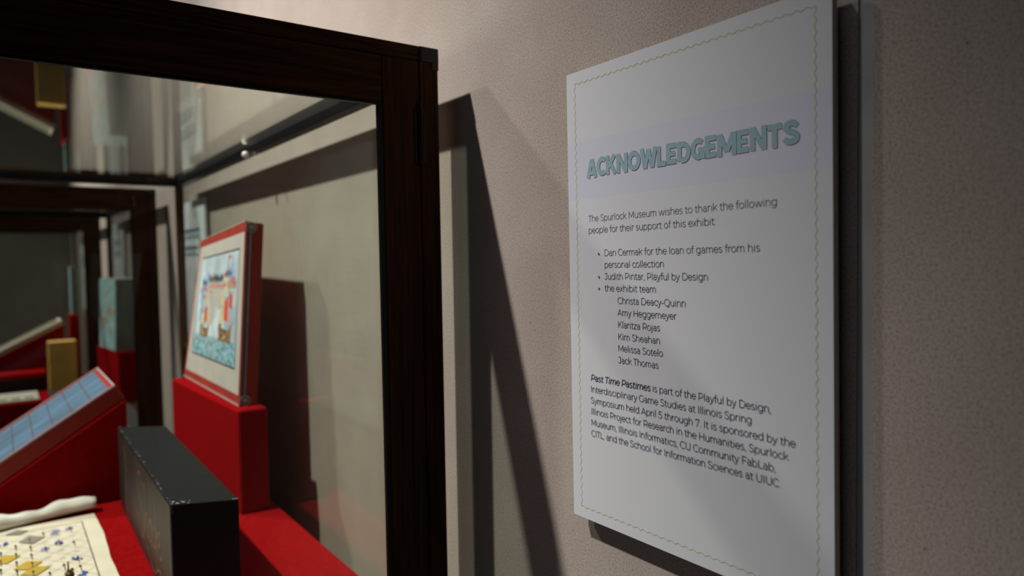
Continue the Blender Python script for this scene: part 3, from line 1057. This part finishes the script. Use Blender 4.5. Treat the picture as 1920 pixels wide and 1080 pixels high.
# printed pattern
b = bmesh.new()
zp = DK + .0038
pc = lambda x, y: (x, y, zp + .0006)
pf = lambda x, y: (x, y, zp + .0002)
ps = lambda x, y: (x, y, zp + .0004)
ribbon(b, [(-.3935, 1.02), (-.3935, 1.522), (-.660, 1.560 - .022)], .0007, pc, 0, n=2)
for k in range(-8, 30):                      # the fine diagonal lattice
    y = 1.02 + k * .0405
    for sgn in (1, -1):
        pts = []
        a, c = (-.656, y), (-.3945, y + sgn * .2615 * 1.15)
        lo_, hi_ = 0.0, 1.0
        dy = c[1] - a[1]
        if dy > 0:
            lo_, hi_ = max(0, (1.02 - a[1]) / dy), min(1, (1.52 - a[1]) / dy)
        else:
            lo_, hi_ = max(0, (1.52 - a[1]) / dy), min(1, (1.02 - a[1]) / dy)
        if hi_ > lo_:
            ribbon(b, [(a[0] + (c[0] - a[0]) * q, a[1] + dy * q) for q in (lo_, hi_)], .00032, pf, 3, n=2)
rr = random.Random(5)
for i, x in enumerate((-.4135, -.4340, -.4540, -.4745, -.495, -.5155, -.536, -.5565, -.577, -.598)):
    y = 1.03 + .021 * (i % 2)
    while y < 1.50 - .012 * i:
        if rr.random() < .72:
            ribbon(b, [(x, y), (x - .0006, y + .024)], .0006, pc, 0, n=2)
            poly(b, [pc(x - .0030, y + .020), pc(x + .0018, y + .020), pc(x - .0006, y + .029)], 0)
        else:
            ribbon(b, [(x - .004, y + .012), (x + .004, y + .013)], .0007, pc, 0, n=2)
        y += .0405
rhombs = [([(-.5107, 1.5300), (-.4917, 1.5460), (-.4748, 1.5282), (-.4892, 1.5147)], 1), ([(-.4915, 1.4748), (-.4748, 1.5002), (-.4538, 1.4746), (-.4724, 1.4510)], 1)]
for cx, cy in ((-.5090, 1.4010), (-.4805, 1.3505), (-.4722, 1.3190), (-.5340, 1.3550), (-.5010, 1.2960), (-.5600, 1.4000)):
    rhombs.append(([(cx - .0200, cy - .004), (cx - .001, cy + .021), (cx + .0200, cy + .004), (cx + .001, cy - .021)], 2))
for pts, mi in rhombs:
    poly(b, [ps(*q_) for q_ in pts][::-1], mi)
for cx, cy in ((-.5124, 1.480), (-.4353, 1.496), (-.4151, 1.493), (-.4384, 1.482), (-.4336, 1.429), (-.4550, 1.411), (-.4149, 1.334), (-.4136, 1.262), (-.4345, 1.235), (-.540, 1.44), (-.415, 1.16)):
    big = (cx, cy) in ((-.4149, 1.334), (-.5124, 1.480), (-.4336, 1.429), (-.4136, 1.262))
    for k in range(9 if big else 4):
        ex_, ey_ = rr.uniform(-.006, .006), rr.uniform(-.008, .008)
        r0 = rr.uniform(.0014, .0030) if big else rr.uniform(.0008, .0014)
        if big:
            poly(b, [pc(cx + ex_ + math.cos(a_ * 1.05) * r0 * rr.uniform(.6, 1.2), cy + ey_ + math.sin(a_ * 1.05) * r0 * 1.5 * rr.uniform(.6, 1.2)) for a_ in range(6)], 4)
        else:
            ribbon(b, curve([(cx - .006 + k * .003, cy - .008), (cx - .004 + k * .003, cy), (cx - .006 + k * .003, cy + .008)], 3), .0006, pc, 4, n=2)
obj('printed_grid', b, [INK, GREYINK, YELLOWINK, FAINT, BLUEINK], cloth, world=True)

# brass playing piece
pc_ = Vector((-.4335, 1.200, DK + .0038))
piece = thing('playing_piece', 'small brass and brown playing piece on the cloth game mat', 'game piece', pc_)
b = bmesh.new()
lathe(b, [(.0085, 0), (.0090, .003), (.0070, .006), (.0050, .012), (.0048, .020), (.0062, .026), (.0040, .030)], (0, 0, 0))
obj('base', b, DARKBROWN, piece)
b = bmesh.new()
lathe(b, [(.0034, .0295), (.0030, .032), (.0012, .034), (.0010, .045), (.0005, .0465)], (-.0016, 0, 0), 14)
obj('spire', b, BRASS, piece)
b = bmesh.new()
lathe(b, [(.0022, .0290), (.0022, .0335), (.0010, .0350)], (.0030, 0, 0), 12)
obj('knob', b, BRASS, piece)

# ------------------------------------------------------------------ inside the middle case
D2 = -.60
o2 = boxes(((-.72, 2.84, D2), (-.072, 3.98, D2 + .004)), bev=.001)
o = obj('display_deck', o2, LINING)
o.data.transform(Matrix.Translation((.371, -3.41, -D2)))
o.location = (-.371, 3.41, D2)
tag(o, 'thin charcoal lining on the floor of the middle case', 'display platform', 'charcoal case linings')
D2 += .004
yaw2 = math.radians(90 - 2.1)


def turned(name, label, cat, loc, group=None):
    t = thing(name, label, cat, loc, group)
    t.rotation_euler = (0, 0, yaw2)
    return t


t = turned('display_block', 'red felt block under the teal box in the middle case', 'display block', (-.0985, 3.45, D2), 'red display blocks')
hb = -.3752 - D2
# its aisle side, swung well round, shows to the left of the near corner
b = bmesh.new()
hexa(b, [(0, 0, 0), (.34, .058, 0), (.34, -.075, 0), (0, -.075, 0)], [(0, 0, hb), (.34, .058, hb), (.34, -.075, hb), (0, -.075, hb)], bev=.005)
o = obj('felt_cover', b, FELT, t)
t.location = (-.1000, 3.45, D2)
t = turned('teal_game_box', 'teal printed game box standing on a red block in the middle case', 'game box', (-.1030, 3.466, -.3752))
b = bmesh.new()
hexa(b, [(0, 0, 0), (.30, .040, 0), (.30, -.040, 0), (0, -.070, 0)], [(.002, -.010, .315), (.30, .030, .315), (.30, -.050, .315), (.002, -.080, .315)], bev=.002)
obj('carton', b, TEALSIDE, t)
b = bmesh.new()
hexa(b, [(0, .0002, .002), (.30, .0402, .002), (.30, .044, .002), (0, .004, .002)], [(.002, -.0098, .313), (.30, .0302, .313), (.30, .034, .313), (.002, -.006, .313)])
rr = random.Random(11)
for k in range(16):
    a, z = rr.uniform(.03, .27), rr.uniform(.02, .29)
    y = .0045 + a * .1334 - .010 * z / .315
    r0 = rr.uniform(.008, .022)
    poly(b, [(a + math.cos(q_ * .9) * r0 * 1.5, y + math.cos(q_ * .9) * r0 * .13, z + math.sin(q_ * .9) * r0) for q_ in range(7)], rr.choice((1, 2, 3, 3)))
obj('cover', b, [TEALBOX, YELLOWINK, FLAG, LILAC], t)
t = thing('display_riser', 'low red felt riser on the left of the middle case', 'display block', (-.52, 3.08, D2))
obj('felt_cover', boxes(((-.14, -.14, 0), (.15, .24, .126)), bev=.003), FELT, t)
t = thing('flat_black_box', 'flat black box with a red lid lying on the low riser behind the sloping wedge', 'game box', (-.52, 3.22, D2 + .127))
obj('carton', boxes(((-.135, -.03, 0), (.148, .09, .050)), bev=.002), BLACKCARD, t)
obj('lid', boxes(((-.137, -.032, .050), (.150, .092, .068)), bev=.002), FELT, t)
t = thing('white_board', 'white game board lying before the flat black box behind the sloping wedge', 'board game', (-.515, 3.06, D2 + .127))
obj('sheet', boxes(((-.14, -.10, 0), (.112, .10, .006)), bev=.001), MATBOARD, t)
b = bmesh.new()
for k in range(6):
    x = -.12 + k * .038
    poly(b, [(x, -.085, .0065), (x + .026, -.085, .0065), (x + .026, -.03, .0065), (x, -.03, .0065)])
obj('green_print', b, GREENP, t)

# ------------------------------------------------------------------ inside the farthest case
o = obj('display_deck', boxes(((-.72, 4.62, -.778), (-.085, 5.95, -.774)), bev=.001), LINING)
o.data.transform(Matrix.Translation((.371, -5.29, .778)))
o.location = (-.371, 5.29, -.778)
tag(o, 'thin charcoal lining on the floor of the farthest case', 'display platform', 'charcoal case linings')
D3 = -.774
t = thing('mustard_box', 'upright mustard yellow box behind the sloping blue board', 'box', (-.217, 4.95, D3))
obj('carton', boxes(((-.070, -.045, 0), (.070, .045, -.447 - D3 + .003)), bev=.003), MUSTARD, t)
t = thing('display_wedge', 'sloping red wedge with a pale framed board, left of the mustard box', 'display block', (-.40, 5.15, D3))
b = bmesh.new()
hexa(b, [(-.44, -.08, 0), (.205, -.08, 0), (.205, .20, 0), (-.44, .20, 0)], [(-.44, -.08, .080), (.205, -.08, .415), (.205, .20, .415), (-.44, .20, .080)], bev=.002)
obj('felt_cover', b, FELT, t)
sl3 = math.atan2(.231, .445)
t = thing('framed_board', 'pale framed game board propped on the farthest sloping wedge', 'board game', (-.60, 5.08, D3 + .206), None)
t.rotation_euler = (0, -sl3, 0)
obj('frame', boxes(((-.20, 0, 0), (.46, .016, .030)), ((-.20, .234, 0), (.46, .25, .030)), ((-.20, .016, 0), (-.184, .234, .030)), ((.444, .016, 0), (.46, .234, .030)), bev=.001), PALEWOOD, t)
obj('playing_surface', boxes(((-.184, .016, 0), (.444, .234, .022))), GREYINK, t)
t = turned('display_block', 'red felt block in the farthest case, right of the mustard box', 'display block', (-.088, 5.40, D3), 'red display blocks')
obj('felt_cover', boxes(((0, 0, 0), (.30, .052, .450)), bev=.004), FELT, t)
t = turned('picture_box', 'narrow picture box standing on the farthest red block', 'game box', (-.085, 5.42, D3 + .4505))
obj('carton', boxes(((0, .006, 0), (.26, .040, .32)), bev=.002), TEALSIDE, t)
obj('cover', boxes(((.004, .040, .004), (.256, .042, .316))), TEALBOX, t)
